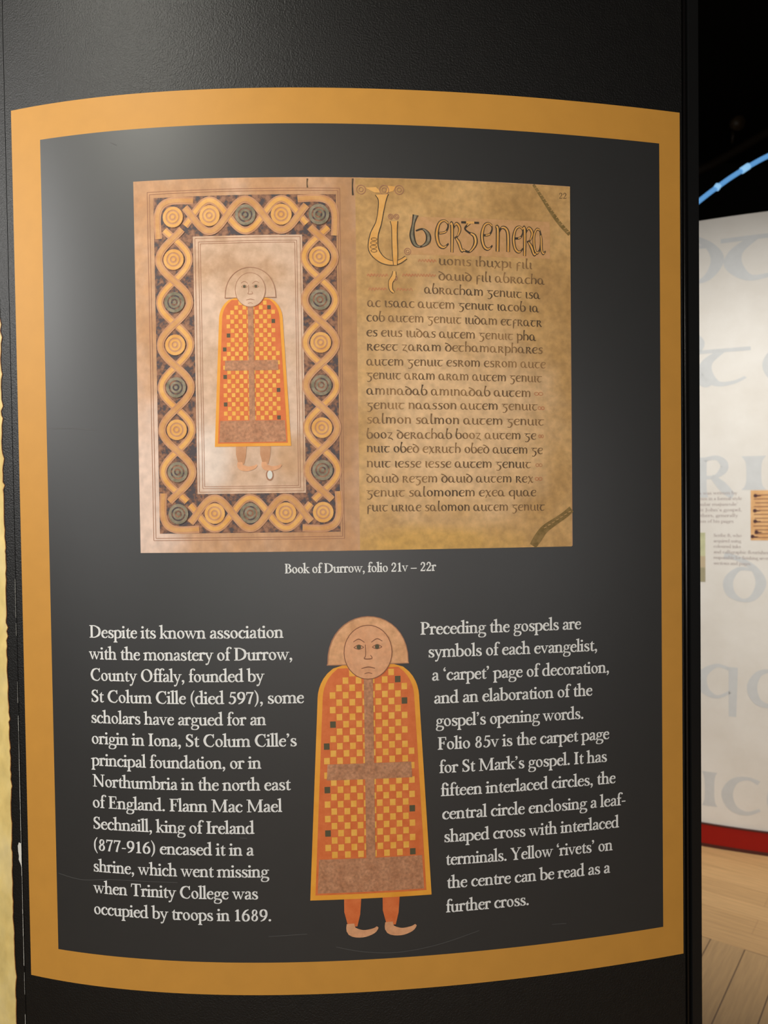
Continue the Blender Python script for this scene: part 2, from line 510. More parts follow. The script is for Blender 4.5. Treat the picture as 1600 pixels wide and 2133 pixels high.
def foot(x, y=0, w=W, l=13, r=13, up=1):
    a, b = x - w / 2, x + w / 2
    return [[(a - l, y), (b + r, y), (b + r, y + 6 * up), (a - l, y + 6 * up)], [(a - l, y + 6 * up), (b + r, y + 6 * up), (b, y + 16 * up), (a, y + 16 * up)]]


def flag(x, y, w=W):
    return [[(x - w / 2 - 17, y - 15), (x - w / 2 - 17, y - 9), (x + w / 2, y + 3), (x + w / 2, y - 24), (x - w / 2, y - 18)]]


def stem(x, y0, y1, w=W):
    return bar(x - w / 2, y0, x + w / 2, y1)


def serif_font():
    g = {}
    bowl_r = [(20, 74, 7), (36, 93, 10), (57, 97, 13), (80, 78, 19), (87, 48, 22), (79, 18, 18), (55, 3, 10), (32, 5, 9), (20, 16, 8)]
    g['a'] = (84, brush([(18, 80, 14), (27, 94, 9), (44, 97, 12), (60, 85, 19), (63, 66, 20), (63, 20, 20)]) + brush([(63, 24, 20), (68, 7, 15), (86, 7, 5)])
              + brush([(63, 58, 7), (38, 49, 10), (18, 34, 18), (15, 16, 20), (28, 4, 13), (44, 8, 10), (62, 24, 7)]) + dot(20, 78, 9))
    g['b'] = (99, stem(20, 6, 166) + flag(20, 170) + brush(bowl_r))
    g['c'] = (82, brush([(75, 80, 12), (62, 95, 9), (45, 97, 13), (21, 76, 19), (13, 48, 21), (22, 18, 20), (46, 3, 13), (64, 7, 9), (80, 24, 5)]) + dot(72, 79, 10))
    g['d'] = (103, brush([(76, 80, 7), (56, 96, 10), (38, 96, 13), (17, 76, 18), (12, 46, 22), (21, 16, 19), (42, 3, 11), (60, 8, 9), (76, 24, 7)]) + stem(78, 0, 166) + flag(78, 170)
              + [[(86, 0), (103, 4), (103, 10), (86, 16)]])
    g['e'] = (84, brush([(14, 59, 8), (76, 61, 8)]) + brush([(76, 60, 12), (70, 84, 15), (50, 97, 11), (25, 82, 17), (13, 50, 21), (23, 17, 19), (48, 3, 13), (66, 8, 9), (80, 26, 5)]))
    g['f'] = (58, stem(28, 0, 126) + brush([(28, 120, 20), (32, 148, 18), (48, 165, 11), (64, 165, 9), (73, 156, 11)]) + dot(70, 154, 9) + bar(6, 91, 58, 100) + foot(28, 0, W, 14, 16))
    g['g'] = (94, ring(45, 66, 34, 34, 18, 8, 0.2) + brush([(70, 86, 8), (84, 93, 9), (98, 88, 10)])
              + brush([(26, 38, 7), (15, 24, 12), (20, 8, 15), (50, 2, 17), (82, -6, 18), (90, -26, 16), (74, -48, 10), (44, -54, 8), (16, -46, 12), (10, -28, 12), (22, -10, 8), (36, 0, 6)]))
    arch = [(22, 72, 7), (38, 90, 10), (58, 97, 14), (76, 84, 19), (80, 60, 20), (80, 4, 20)]
    g['h'] = (104, stem(22, 0, 166) + flag(22, 170) + brush(arch) + foot(22) + foot(80))
    g['i'] = (47, stem(23, 0, 97) + flag(23, 100) + foot(23) + dot(22, 140, 13))
    g['j'] = (47, stem(23, -10, 97) + flag(23, 100) + brush([(23, -8, 20), (18, -38, 15), (0, -52, 8)]) + dot(22, 140, 13))
    g['k'] = (99, stem(22, 0, 166) + flag(22, 170) + brush([(26, 44, 9), (74, 94, 9)]) + bar(56, 92, 96, 98) + brush([(42, 62, 20), (84, 4, 22)]) + foot(22) + bar(66, 0, 106, 6))
    g['l'] = (46, stem(22, 0, 166) + flag(22, 170) + foot(22))
    a2 = [(x + 58, y, w_) for x, y, w_ in arch]
    g['m'] = (160, stem(22, 0, 97) + flag(22, 100) + brush(arch) + brush(a2) + foot(22, 0, W, 13, 10) + foot(80, 0, W, 10, 10) + foot(138))
    g['n'] = (104, stem(22, 0, 97) + flag(22, 100) + brush(arch) + foot(22) + foot(80))
    g['o'] = (96, ring(48, 50, 42, 51, 20, 8, 0.16))
    g['p'] = (99, stem(20, -55, 97) + flag(20, 100) + brush(bowl_r) + foot(20, -55))
    g['q'] = (100, stem(78, -55, 97) + brush([(100 - x, y, w_) for x, y, w_ in bowl_r]) + foot(78, -55))
    g['r'] = (72, stem(22, 0, 97) + flag(22, 100) + brush([(24, 66, 7), (36, 86, 10), (52, 97, 14), (66, 92, 16)]) + dot(64, 86, 11) + foot(22, 0, W, 13, 17))
    g['s'] = (76, brush([(63, 78, 8), (54, 93, 8), (38, 97, 11), (20, 85, 16), (21, 66, 20), (44, 50, 21), (62, 34, 20), (64, 16, 16), (46, 3, 11), (26, 5, 8), (13, 24, 8)])
              + [[(60, 72), (66, 72), (66, 100), (58, 96)], [(9, 0), (16, 5), (15, 32), (9, 32)]])
    g['t'] = (60, brush([(28, 96, 20), (28, 24, 20), (35, 6, 15), (48, 4, 9), (62, 16, 5)]) + [[(8, 92), (38, 92), (38, 130), (32, 126), (18, 104)]] + bar(8, 91, 60, 100))
    g['u'] = (104, brush([(22, 97, 20), (22, 34, 20), (30, 10, 17), (47, 3, 12), (64, 10, 9), (80, 28, 7)]) + flag(22, 100) + stem(80, 0, 97) + flag(80, 100) + [[(88, 0), (104, 4), (104, 9), (88, 16)]])
    g['v'] = (94, brush([(16, 96, 21), (48, 2, 15)]) + brush([(80, 96, 9), (50, 4, 9)]) + bar(-2, 92, 36, 98) + bar(62, 92, 98, 98))
    g['w'] = (142, brush([(16, 96, 20), (44, 2, 15)]) + brush([(70, 96, 9), (46, 4, 9)]) + brush([(68, 96, 20), (96, 2, 15)]) + brush([(128, 96, 9), (98, 4, 9)]) + bar(-2, 92, 36, 98) + bar(54, 92, 86, 98) + bar(110, 92, 146, 98))
    g['x'] = (92, brush([(16, 95, 21), (78, 3, 21)]) + brush([(76, 95, 9), (16, 3, 9)]) + bar(0, 92, 38, 98) + bar(60, 92, 94, 98) + bar(0, 0, 34, 6) + bar(56, 0, 96, 6))
    g['y'] = (94, brush([(16, 96, 21), (50, 6, 16)]) + brush([(82, 96, 9), (52, 8, 10), (34, -40, 10), (18, -50, 9)]) + dot(18, -46, 10) + bar(-2, 92, 36, 98) + bar(64, 92, 100, 98))
    g['z'] = (84, bar(10, 92, 74, 100) + brush([(68, 94, 18), (16, 4, 18)]) + bar(10, 0, 78, 8))
    S = 24.0
    g['B'] = (118, stem(30, 0, 158, S) + brush([(30, 153, 10), (66, 150, 10), (90, 120, 22), (66, 90, 10), (30, 85, 9)]) + brush([(30, 85, 9), (76, 82, 10), (102, 44, 24), (74, 8, 11), (30, 5, 10)]) + bar(6, 0, 40, 7) + bar(6, 151, 40, 158))
    g['C'] = (138, brush([(122, 122, 7), (108, 146, 9), (84, 154, 12), (42, 136, 20), (20, 80, 26), (40, 24, 20), (84, 3, 12), (112, 12, 9), (128, 38, 6)]) + [[(120, 112), (126, 112), (126, 160), (120, 160), (112, 140)]])
    g['D'] = (154, stem(32, 0, 158, S) + brush([(30, 153, 10), (74, 151, 11), (122, 122, 21), (134, 79, 26), (120, 34, 21), (72, 6, 11), (30, 5, 10)]) + bar(6, 0, 42, 7) + bar(6, 151, 42, 158))
    E_arms = bar(28, 150, 100, 158) + [[(92, 158), (100, 158), (102, 120), (97, 120)]] + bar(30, 78, 80, 87) + [[(74, 62), (80, 62), (80, 104), (74, 104)]]
    g['E'] = (116, stem(32, 0, 158, S) + E_arms + bar(28, 0, 104, 8) + [[(96, 0), (104, 0), (110, 42), (105, 42)]] + bar(6, 0, 42, 7) + bar(6, 151, 42, 158))
    g['F'] = (106, stem(32, 0, 158, S) + E_arms + foot(32, 0, S, 16, 18) + bar(6, 151, 42, 158))
    g['I'] = (66, stem(33, 0, 158, S) + foot(33, 0, S, 16, 16) + foot(33, 158, S, 16, 16, -1))
    g['J'] = (70, brush([(38, 152, 24), (38, 10, 24), (28, -26, 16), (4, -36, 9)]) + foot(38, 158, S, 16, 16, -1))
    g['K'] = (140, stem(32, 0, 158, S) + brush([(40, 68, 10), (104, 152, 10)]) + brush([(60, 94, 24), (120, 4, 24)]) + foot(32, 0, S, 16, 16) + foot(32, 158, S, 16, 16, -1) + bar(84, 151, 126, 158) + bar(100, 0, 146, 7))
    g['M'] = (190, stem(28, 0, 154, 11) + brush([(34, 152, 25), (94, 10, 18)]) + brush([(152, 152, 10), (96, 8, 10)]) + stem(158, 0, 158, S) + bar(6, 0, 52, 7) + foot(158, 0, S, 16, 16) + bar(4, 151, 40, 158) + bar(146, 151, 186, 158))
    g['N'] = (160, stem(30, 0, 150, 11) + brush([(28, 152, 25), (132, 6, 25)]) + stem(132, 4, 158, 11) + bar(8, 0, 54, 7) + bar(4, 151, 40, 158) + bar(110, 151, 156, 158))
    g['O'] = (160, ring(80, 79, 70, 81, 26, 9, 0.12))
    g['P'] = (114, stem(32, 0, 158, S) + brush([(30, 153, 10), (72, 150, 11), (99, 116, 24), (72, 80, 11), (34, 76, 9)]) + foot(32, 0, S, 16, 18) + bar(6, 151, 42, 158))
    g['R'] = (140, g['P'][1] + brush([(60, 80, 22), (124, 4, 22)]) + bar(104, 0, 146, 7))
    g['S'] = (100, brush([(82, 124, 8), (70, 148, 9), (48, 154, 12), (24, 136, 18), (24, 106, 22), (54, 80, 25), (80, 56, 24), (80, 24, 18), (52, 4, 12), (28, 9, 9), (14, 38, 8)])
              + [[(79, 116), (86, 116), (86, 158), (77, 150)], [(10, 0), (18, 8), (17, 46), (10, 46)]])
    g['T'] = (132, stem(66, 0, 156, S) + bar(10, 149, 122, 158) + [[(8, 158), (18, 158), (11, 116), (5, 116)], [(114, 158), (124, 158), (127, 116), (121, 116)]] + foot(66, 0, S, 18, 18))
    g['Y'] = (136, brush([(20, 154, 24), (66, 70, 24)]) + brush([(114, 154, 10), (70, 70, 10)]) + stem(67, 0, 76, S) + foot(67, 0, S, 18, 18) + bar(0, 151, 44, 158) + bar(92, 151, 134, 158))
    g['1'] = (92, stem(48, 0, 146, 22) + [[(20, 124), (20, 130), (59, 152), (59, 128)]] + foot(48, 0, 22, 18, 18))
    g['2'] = (100, brush([(20, 112, 14), (30, 136, 11), (52, 146, 14), (76, 122, 20), (72, 88, 17), (44, 46, 11), (16, 12, 10)]) + bar(12, 0, 84, 17) + [[(76, 0), (84, 0), (92, 38), (86, 38)]] + dot(22, 114, 10))
    g['5'] = (98, bar(34, 134, 86, 150) + brush([(36, 146, 10), (27, 84, 10)]) + brush([(27, 86, 8), (50, 94, 14), (76, 74, 21), (78, 38, 21), (54, 6, 12), (28, 4, 10), (14, 18, 12)]) + dot(18, 16, 10))
    g['6'] = (104, brush([(84, 148, 8), (48, 128, 16), (22, 86, 20), (17, 50, 22), (26, 16, 19), (52, 2, 11), (78, 18, 19), (86, 48, 21), (76, 78, 18), (54, 90, 11), (30, 78, 8), (20, 60, 8)]))
    g['7'] = (96, bar(12, 132, 88, 148) + brush([(82, 142, 12), (56, 74, 16), (38, 0, 22)]) + [[(10, 148), (18, 148), (13, 110), (7, 110)]])
    g['8'] = (102, ring(51, 112, 31, 36, 17, 9, -0.3) + ring(51, 40, 38, 41, 20, 9, -0.25))
    g['9'] = (104, [[(104 - x, 148 - y) for x, y in q] for q in g['6'][1]])
    g['0'] = (104, ring(52, 74, 42, 76, 20, 9))
    g['.'] = (44, dot(22, 11, 13))
    g[','] = (44, dot(22, 12, 13) + brush([(30, 12, 14), (28, -10, 10), (12, -32, 5)]))
    g['-'] = (64, bar(10, 44, 56, 55))
    g['–'] = (116, bar(8, 44, 104, 55))
    g['’'] = (44, dot(20, 150, 12) + brush([(28, 150, 13), (26, 130, 9), (12, 112, 4)]))
    g['‘'] = (44, dot(24, 126, 12) + brush([(16, 126, 13), (18, 146, 9), (32, 164, 4)]))
    g['('] = (60, brush([(52, 170, 5), (26, 120, 14), (20, 68, 17), (26, 16, 14), (52, -36, 5)]))
    g[')'] = (60, [[(60 - x, y) for x, y in q] for q in g['('][1]])
    g[' '] = (46, [])
    return g


def uncial_font():
    g = {}
    A = 24.0
    g['a'] = (112, brush([(62, 92, 10), (36, 95, 12), (14, 70, 20), (14, 30, 22), (34, 4, 13), (58, 16, 9), (68, 50, 8)]) + brush([(62, 92, 9), (72, 60, 20), (74, 20, 22), (88, 3, 13), (108, 12, 6)]))
    g['b'] = (96, brush([(30, 168, 26), (20, 120, 14), (14, 60, 23), (26, 12, 20), (52, 2, 11), (80, 26, 22), (82, 66, 22), (60, 94, 11), (30, 84, 8)]))
    g['c'] = (84, brush([(78, 88, 12), (56, 97, 9), (28, 86, 16), (13, 50, 24), (24, 14, 20), (52, 2, 11), (80, 16, 7)]))
    g['d'] = (100, brush([(4, 132, 18), (34, 124, 14), (70, 96, 16), (86, 54, 24), (70, 12, 17), (44, 2, 10), (18, 22, 21), (14, 60, 22), (36, 92, 12), (66, 92, 8)]))
    g['e'] = (86, g['c'][1] + brush([(16, 52, 8), (60, 56, 9), (78, 74, 9), (76, 90, 9)]))
    g['f'] = (78, brush([(22, -46, 10), (26, 20, 20), (26, 80, 20)]) + brush([(26, 74, 8), (50, 98, 12), (72, 88, 14)]) + brush([(26, 44, 8), (64, 46, 9)]))
    g['g'] = (96, bar(4, 88, 92, 98) + brush([(46, 90, 12), (22, 66, 9), (40, 48, 9), (68, 32, 20), (72, -4, 20), (44, -40, 10), (14, -34, 12)]))
    g['h'] = (98, brush([(24, 166, 24), (18, 120, 15), (18, 2, 21)]) + brush([(20, 66, 8), (44, 95, 11), (76, 76, 20), (80, 30, 22), (66, 2, 10)]))
    g['i'] = (48, brush([(10, 92, 8), (24, 90, 22), (22, 30, 21), (28, 4, 14), (44, 6, 7)]))
    g['l'] = (52, brush([(26, 166, 24), (20, 110, 16), (20, 30, 22), (32, 3, 13), (54, 12, 6)]))
    g['n'] = (100, brush([(10, 92, 8), (22, 90, 21), (20, 2, 21)]) + brush([(22, 66, 8), (46, 95, 11), (76, 78, 20), (78, 2, 21)]))
    g['m'] = (150, brush([(10, 92, 8), (22, 90, 21), (20, 2, 21)]) + brush([(22, 66, 8), (44, 95, 11), (70, 78, 19), (72, 2, 20)]) + brush([(76, 66, 8), (98, 95, 11), (124, 78, 19), (126, 20, 20), (116, 0, 9)]))
    g['o'] = (96, ring(48, 50, 43, 50, 23, 9, 0.15))
    g['p'] = (98, brush([(8, 94, 8), (22, 90, 20), (20, -50, 16)]) + brush([(22, 66, 8), (48, 95, 11), (82, 76, 21), (84, 32, 22), (58, 4, 11), (26, 12, 7)]))
    g['q'] = (100, brush([(78, 86, 9), (46, 96, 11), (15, 66, 22), (18, 24, 22), (46, 4, 10), (78, 24, 8)]) + brush([(82, 94, 20), (80, -50, 16)]))
    g['r'] = (98, brush([(10, 92, 8), (22, 90, 21), (20, -4, 18)]) + brush([(22, 70, 8), (46, 97, 12), (68, 80, 20), (54, 54, 9), (36, 46, 8)]) + brush([(42, 48, 9), (62, 30, 20), (78, 4, 16), (94, 8, 6)]))
    g['s'] = (78, brush([(72, 86, 14), (54, 97, 9), (24, 84, 16), (30, 60, 20), (60, 42, 20), (58, 12, 16), (32, 2, 9), (8, 14, 12)]))
    g['t'] = (92, bar(2, 88, 88, 98) + brush([(44, 92, 12), (22, 66, 18), (18, 36, 23), (36, 5, 14), (62, 6, 9), (80, 18, 6)]))
    g['u'] = (100, brush([(6, 92, 8), (20, 90, 21), (18, 34, 21), (34, 4, 13), (58, 8, 8), (76, 30, 8)]) + brush([(78, 95, 20), (78, 30, 21), (86, 3, 13), (102, 10, 6)]))
    g['x'] = (92, brush([(8, 86, 10), (28, 92, 18), (62, 8, 20), (88, 10, 7)]) + brush([(80, 94, 12), (44, 46, 8), (10, -24, 9)]))
    g['z'] = (90, bar(6, 88, 74, 97) + brush([(70, 92, 9), (18, 8, 9)]) + brush([(16, 8, 14), (54, 6, 18), (84, -22, 8)]))
    g['I'] = (70, brush([(35, 100, 40), (35, 78, 26), (35, 20, 26), (35, 0, 40)]))
    g['R'] = (130, brush([(28, 100, 34), (28, 78, 27), (28, 20, 27), (28, 0, 36)]) + brush([(30, 94, 10), (74, 98, 12), (98, 76, 26), (70, 52, 10), (34, 50, 9)]) + brush([(58, 52, 12), (92, 26, 26), (124, 2, 18)]))
    g[' '] = (44, [])
    return g


SERIF = serif_font(); UNCIAL = uncial_font()


def set_line(font, text, s0, s1, z0, z1, xh, bold=0.0, track=0.0):
    """one line of lettering between two ends (mm) on a baseline; xh = x-height in mm"""
    adv = sum(font[c][0] + track for c in text) - track
    kx = (s1 - s0) / adv; ky = xh / 100.0
    out = []; x = 0.0
    for c in text:
        a, polys = font[c]
        for p in polys:
            if bold:
                cx = sum(q[0] for q in p) / len(p); cy = sum(q[1] for q in p) / len(p)
                pp = []
                for q in p:
                    dx, dy = q[0] - cx, q[1] - cy
                    pp.append((q[0] + math.copysign(bold, dx) if abs(dx) > 0.5 else q[0], q[1] + math.copysign(bold * 0.6, dy) if abs(dy) > 0.5 else q[1]))
                p = pp
            out.append([(s0 + (x + q[0]) * kx, z0 + (z1 - z0) * (x + q[0]) / adv + q[1] * ky) for q in p])
        x += a + track
    return out


def set_glyph(font, c, s0, s1, z0, z1, shear=0.0):
    """one big letter fitted into a box (mm); the box spans the drawn shape"""
    P = font[c][1]
    xs = [q[0] for p in P for q in p]; ys = [q[1] for p in P for q in p]
    a, b, d, e = min(xs), max(xs), min(ys), max(ys)
    return [[(s0 + (q[0] - a) / (b - a) * (s1 - s0), z0 + (q[1] - d) / (e - d) * (z1 - z0)) for q in p] for p in P]


# ================================================================== THE ROOM
def structure(o):
    o['kind'] = 'structure'
    return o


structure(box('floor', (-4.5, -5.0, -0.1), (5.5, 6.6, 0.0), M['floor']))
structure(box('ceiling', (-4.5, -5.0, 4.6), (5.5, 6.6, 4.7), M['dark_wall']))
structure(box('wall_back', (-4.5, 6.5, 0.0), (5.5, 6.6, 4.6), M['dark_wall']))
structure(box('wall_right', (5.4, -5.0, 0.0), (5.5, 6.5, 4.6), M['dark_wall']))
structure(box('wall_left', (-4.5, -5.0, 0.0), (-4.4, 6.5, 4.6), M['dark_wall']))
structure(box('wall_front', (-4.4, -5.0, 0.0), (5.4, -4.9, 4.6), M['dark_wall']))

# ================================================================== THE MAIN PANEL
T = thing('exhibition_panel', 'tall black curved panel with gold border, manuscript picture and two columns of white text', 'display panel', on_panel(0.0, 0.0))
curved_slab('board', -0.4555, 0.4815, 0.0, 2.50, on_panel, 0.0, -0.022, M['board'], T)
frame_sheet('printed_border', (-445.2, 694.9, 478.2, 1873.8), (-399.3, 738.1, 445.9, 1828.5), on_panel, 0.0003, M['gold'], T)
sheet('printed_field', -399.3, 445.9, 738.1, 1828.5, on_panel, 0.0003, M['field'], T)

# right-hand edge of the stand: groove, bead and post
curved_slab('edge_groove', 0.4815, 0.4925, 0.0, 2.50, on_panel, -0.006, -0.022, M['black'], T, n=4)
tube('edge_bead', [on_panel(0.4878, 0.0, -0.003), on_panel(0.4878, 1.2, -0.003), on_panel(0.4878, 2.5, -0.003)], 0.0022, M['bead'], T)
curved_slab('edge_post', 0.4925, 0.5080, 0.0, 2.50, on_panel, 0.001, -0.045, M['black'], T, n=4)

# --- the photograph of the open book
PH = sheet('manuscript_photograph', -265.5, 312.3, 1278.3, 1760.0, on_panel, 0.0005, M['page_left'], T, n=40)
L = 0.0007
sheet('left_page', 0, 0, 0, 0, on_panel, L, M['page_left'], PH, n=24, m=12, corners=[(-263.2, 1278.8), (23.0, 1278.7), (23.2, 1759.1), (-265.5, 1760.9)])
sheet('right_page', 0, 0, 0, 0, on_panel, L, M['page_right'], PH, n=24, m=12, corners=[(23.0, 1278.7), (311.1, 1277.5), (312.3, 1759.6), (23.2, 1759.1)])


def ruled(name, rects, wid, off, mat, parent):
    polys = []
    for s0, z0, s1, z1 in rects:
        n = 10
        for i in range(n):
            a = s0 + (s1 - s0) * i / n; b = s0 + (s1 - s0) * (i + 1) / n
            for z in (z0, z1):
                polys.append([(a, z - wid / 2), (b, z - wid / 2), (b, z + wid / 2), (a, z + wid / 2)])
        for s in (s0, s1):
            polys.append([(s - wid / 2, z0), (s + wid / 2, z0), (s + wid / 2, z1), (s - wid / 2, z1)])
    return polys_obj(name, polys, on_panel, off, mat, parent)


ruled('ruled_frame', [(-247, 1294.5, 3, 1746), (-244, 1297.5, 0.5, 1743)], 0.7, 0.0009, M['line_soft'], PH)

# ornamental border: two plain strands twisting round ringed discs, on a dark ground
O0 = (-238.5, 1303.5, -2.0, 1738.0); I0 = (-187.0, 1354.5, -46.0, 1686.5)
frame_sheet('ornament_ground', O0, I0, on_panel, 0.0009, M['orn_dark'], PH, n=20)
sheet('ornament_panel', I0[0], I0[2], I0[1], I0[3], on_panel, 0.0009, M['inner_page'], PH, n=12, m=8)
ruled('inner_frame', [(-184.5, 1357, -48.5, 1684), (-180.0, 1361.5, -53.0, 1679.5), (-177.5, 1364, -55.5, 1677)], 0.6, 0.0011, M['line_soft'], PH)

ca, cb = (O0[0] + I0[0]) / 2, (O0[2] + I0[2]) / 2
cc, cdn = (O0[3] + I0[3]) / 2, (O0[1] + I0[1]) / 2
discs = []


def twist(p0, p1, nloop, amp, first):
    """two sine strands crossing between two points"""
    dx, dy = p1[0] - p0[0], p1[1] - p0[1]; Lg = math.hypot(dx, dy)
    ux, uy = dx / Lg, dy / Lg
    N = nloop * 20
    for sgn in (1, -1):
        pts = []
        for i in range(-4, N + 5):
            a = math.sin(i / N * nloop * math.pi) * amp * sgn
            pts.append((p0[0] + dx * i / N - uy * a, p0[1] + dy * i / N + ux * a, 9.6))
        lay = 0.0011 if (sgn > 0) == first else 0.0014
        polys_obj('tan_strand', brush(pts, 1), on_panel, lay, M['strand_tan'], PH)
        polys_obj('yellow_strand', brush([(x, y, 5.2) for x, y, _ in pts], 1), on_panel, lay + 0.00015, M['strand_gold' if (sgn > 0) == first else 'strand_ochre'], PH)
    for k in range(nloop):
        q = (k + 0.5) / nloop
        discs.append((p0[0] + dx * q, p0[1] + dy * q, k))


twist((ca, cc - 27), (ca, cdn + 27), 6, 20.0, True)
twist((cb, cc - 27), (cb, cdn + 27), 6, 20.0, False)
twist((ca + 25, cc), (cb - 25, cc), 3, 20.0, True)
twist((ca + 25, cdn), (cb - 25, cdn), 3, 20.0, False)
for x in (ca, cb):
    for y in (cc, cdn):
        sx = 1 if x == ca else -1; sy = 1 if y == cc else -1
        arc_ = [(x + sx * 27, y + sy * 20, 9.6), (x - sx * 6, y + sy * 20, 9.6), (x - sx * 20, y + sy * 6, 9.6), (x - sx * 20, y - sy * 27, 9.6)]
        polys_obj('corner_strand', brush(arc_, 6), on_panel, 0.00105, M['strand_tan'], PH)
        polys_obj('yellow_strand', brush([(a, b, 5.2) for a, b, _ in arc_], 6), on_panel, 0.0012, M['strand_ochre'], PH)
        discs.append((x, y, 0 if (x == ca) == (y == cc) else 1))
for x, y, k in discs:
    rim = []
    warm = (k % 2 == 0)
    for r_, w_ in ((13.2, 3.8), (7.4, 2.8)):
        rim += ring(x, y, r_, r_, w_, w_, 0, 22)
    rim += dot(x, y, 2.4)
    polys_obj('disc_ground', dot(x, y, 13.6, None, 22), on_panel, 0.0017, M['strand_tan'] if warm else M['orn_dark'], PH)
    polys_obj('ringed_disc', rim, on_panel, 0.0019, M['strand_gold'] if warm else M['grey_green'], PH)

# stitched tears on the left page, and a small hole
polys_obj('stitch_mark', brush([(-38, 1758, 2.2), (-38.6, 1752, 1.4), (-38.2, 1746.5, 2.0)]), on_panel, 0.0009, M['ink_dark'], PH)
polys_obj('stitch_mark', brush([(20.2, 1758.5, 2.4), (19.6, 1748, 1.6), (20, 1737, 2.4)]), on_panel, 0.0009, M['ink_dark'], PH)
polys_obj('hole_edge', dot(-92.4, 1378.0, 5.0, 7.4, 20), on_panel, 0.0013, M['line_soft'], PH)
polys_obj('hole', dot(-92.2, 1378.2, 3.4, 5.6, 20), on_panel, 0.0015, M['chip'], PH)


# --- a plain robed figure: generic stand-in for the painted one
def robed_figure(parent, tr, base, lay, pale):
    """tr maps local mm to panel mm"""
    def P(name, polys, level, mat):
        return polys_obj(name, [[tr(x, y) for x, y in p] for p in polys], on_panel, base + level * lay, mat, parent)

    def half(z):                     # outline of the cloak, half width at a height
        if z > 90:
            t = (z - 90) / 48.0
            return 25 + 42 * math.sqrt(max(0.0, 1 - t * t)) if t < 1 else 25
        return 67 + (90 - z) / 265.0 * 13.5

    def body(inset):
        zs = [-175 + inset + i * (313 - inset * 2) / 48 for i in range(49)]
        return [[(-(half(a) - inset), a), (half(a) - inset, a), (half(b) - inset, b), (-(half(b) - inset), b)] for a, b in zip(zs, zs[1:])]
    # legs and shoes
    for x0 in (-24, 27):
        P('leg', [[(x0 - 12, -170), (x0 + 11, -170), (x0 + 9, -196), (x0 + 5, -212), (x0 - 7, -212), (x0 - 12, -192)]], 0, M['orange'] if not pale else M['strand_tan'])
        P('shoe', brush([(x0 - 4, -208, 10), (x0 - 2, -218, 13), (x0 + 12, -222, 10), (x0 + 26, -219, 7), (x0 + 32, -214, 3)], 4), 1, M['skin'])
    P('cloak', body(0), 1, M['cloak_edge'])
    P('cloak_lining', body(6.6), 2, M['orange'])
    # plain regular checks
    ch = 9.6; checks = []; greens = []
    z = -120.0; row = 0
    while z < 126:
        hw = min(half(z), half(z + ch)) - 9.5
        n = int(hw // 8.6)
        for i in range(-n, n):
            if (i + row) % 2 == 0 :
                q = [(i * 8.6 + 0.6, z + 0.6), (i * 8.6 + 8.0, z + 0.6), (i * 8.6 + 8.0, z + ch - 0.6), (i * 8.6 + 0.6, z + ch - 0.6)]
                (greens if i in (-n, n - 1) and row % 3 == 0 and not (-28 < z < 10) else checks).append(q)
        z += ch; row += 1
    P('cloak_check', checks, 3, M['yellow'])
    for q in greens:
        P('cloak_patch', [q], 3, M['green'])
    # plain brown hem, belt and front band
    hem = []
    for a, b in ((-166, -144), (-144, -121)):
        hem.append([(-(half(a) - 9.5), a), (half(a) - 9.5, a), (half(b) - 9.5, b), (-(half(b) - 9.5), b)])
    P('hem', hem, 3, M['tan'])
    P('belt', [[(-(half(-16) - 16), -16), (half(-16) - 16, -16), (half(6) - 16, 5), (-(half(6) - 16), 5)]], 4, M['tan'])
    P('front_band', [[(-6, -121), (6, -121), (6, 118), (-6, 118)]], 5, M['tan'])
    # hair and head
    hp = [(-54, 136)] + [(-53 * math.cos(math.pi * i / 20), 138 + 61 * math.sin(math.pi * i / 20) ** 0.9) for i in range(21)] + [(54, 136)]
    P('hair', [hp], 2, M['hair'] if not pale else M['inner_page'])
    P('head', dot(0, 152, 32, 36, 32), 6, M['skin'] if not pale else M['inner_page'])
    P('hair_line', brush([(a, b, 1.1) for a, b in hp + hp[:1]], 1), 5, M['line_soft'])
    fl_ = ring(0, 152, 32, 36, 1.0, 1.0, 0, 36)
    for sx in (-1, 1):
        fl_ += brush([(sx * 19, 166, 0.8), (sx * 12, 169.5, 1.3), (sx * 4.5, 165, 0.9)], 4)
        fl_ += brush([(sx * 18.5, 158.5, 0.7), (sx * 12, 162, 1.0), (sx * 5.5, 158.5, 0.7)], 4) + brush([(sx * 18.5, 158.5, 0.7), (sx * 12, 156, 1.0), (sx * 5.5, 158.5, 0.7)], 4)
    fl_ += brush([(-3.5, 162, 0.7), (-3.2, 148, 0.9), (-5, 143.5, 1.4), (5, 143.5, 1.4), (3.2, 148, 0.6)], 3)
    fl_ += brush([(-9, 130.5, 1.0), (0, 132.5, 1.5), (9, 130.5, 1.0)], 4) + brush([(-5, 123.5, 0.7), (0, 125, 0.9), (5, 123.5, 0.7)], 4)
    P('face_line', fl_, 7, M['line'] if not pale else M['line_soft'])
    for sx in (-1, 1):
        P('eye', dot(sx * 12, 159, 2.9), 8, M['green'])


# the small figure stands on the left page
robed_figure(PH, lambda x, y: (-113.6 + x * 0.615, 1523.0 + y * 0.615), 0.0012, 0.00012, True)

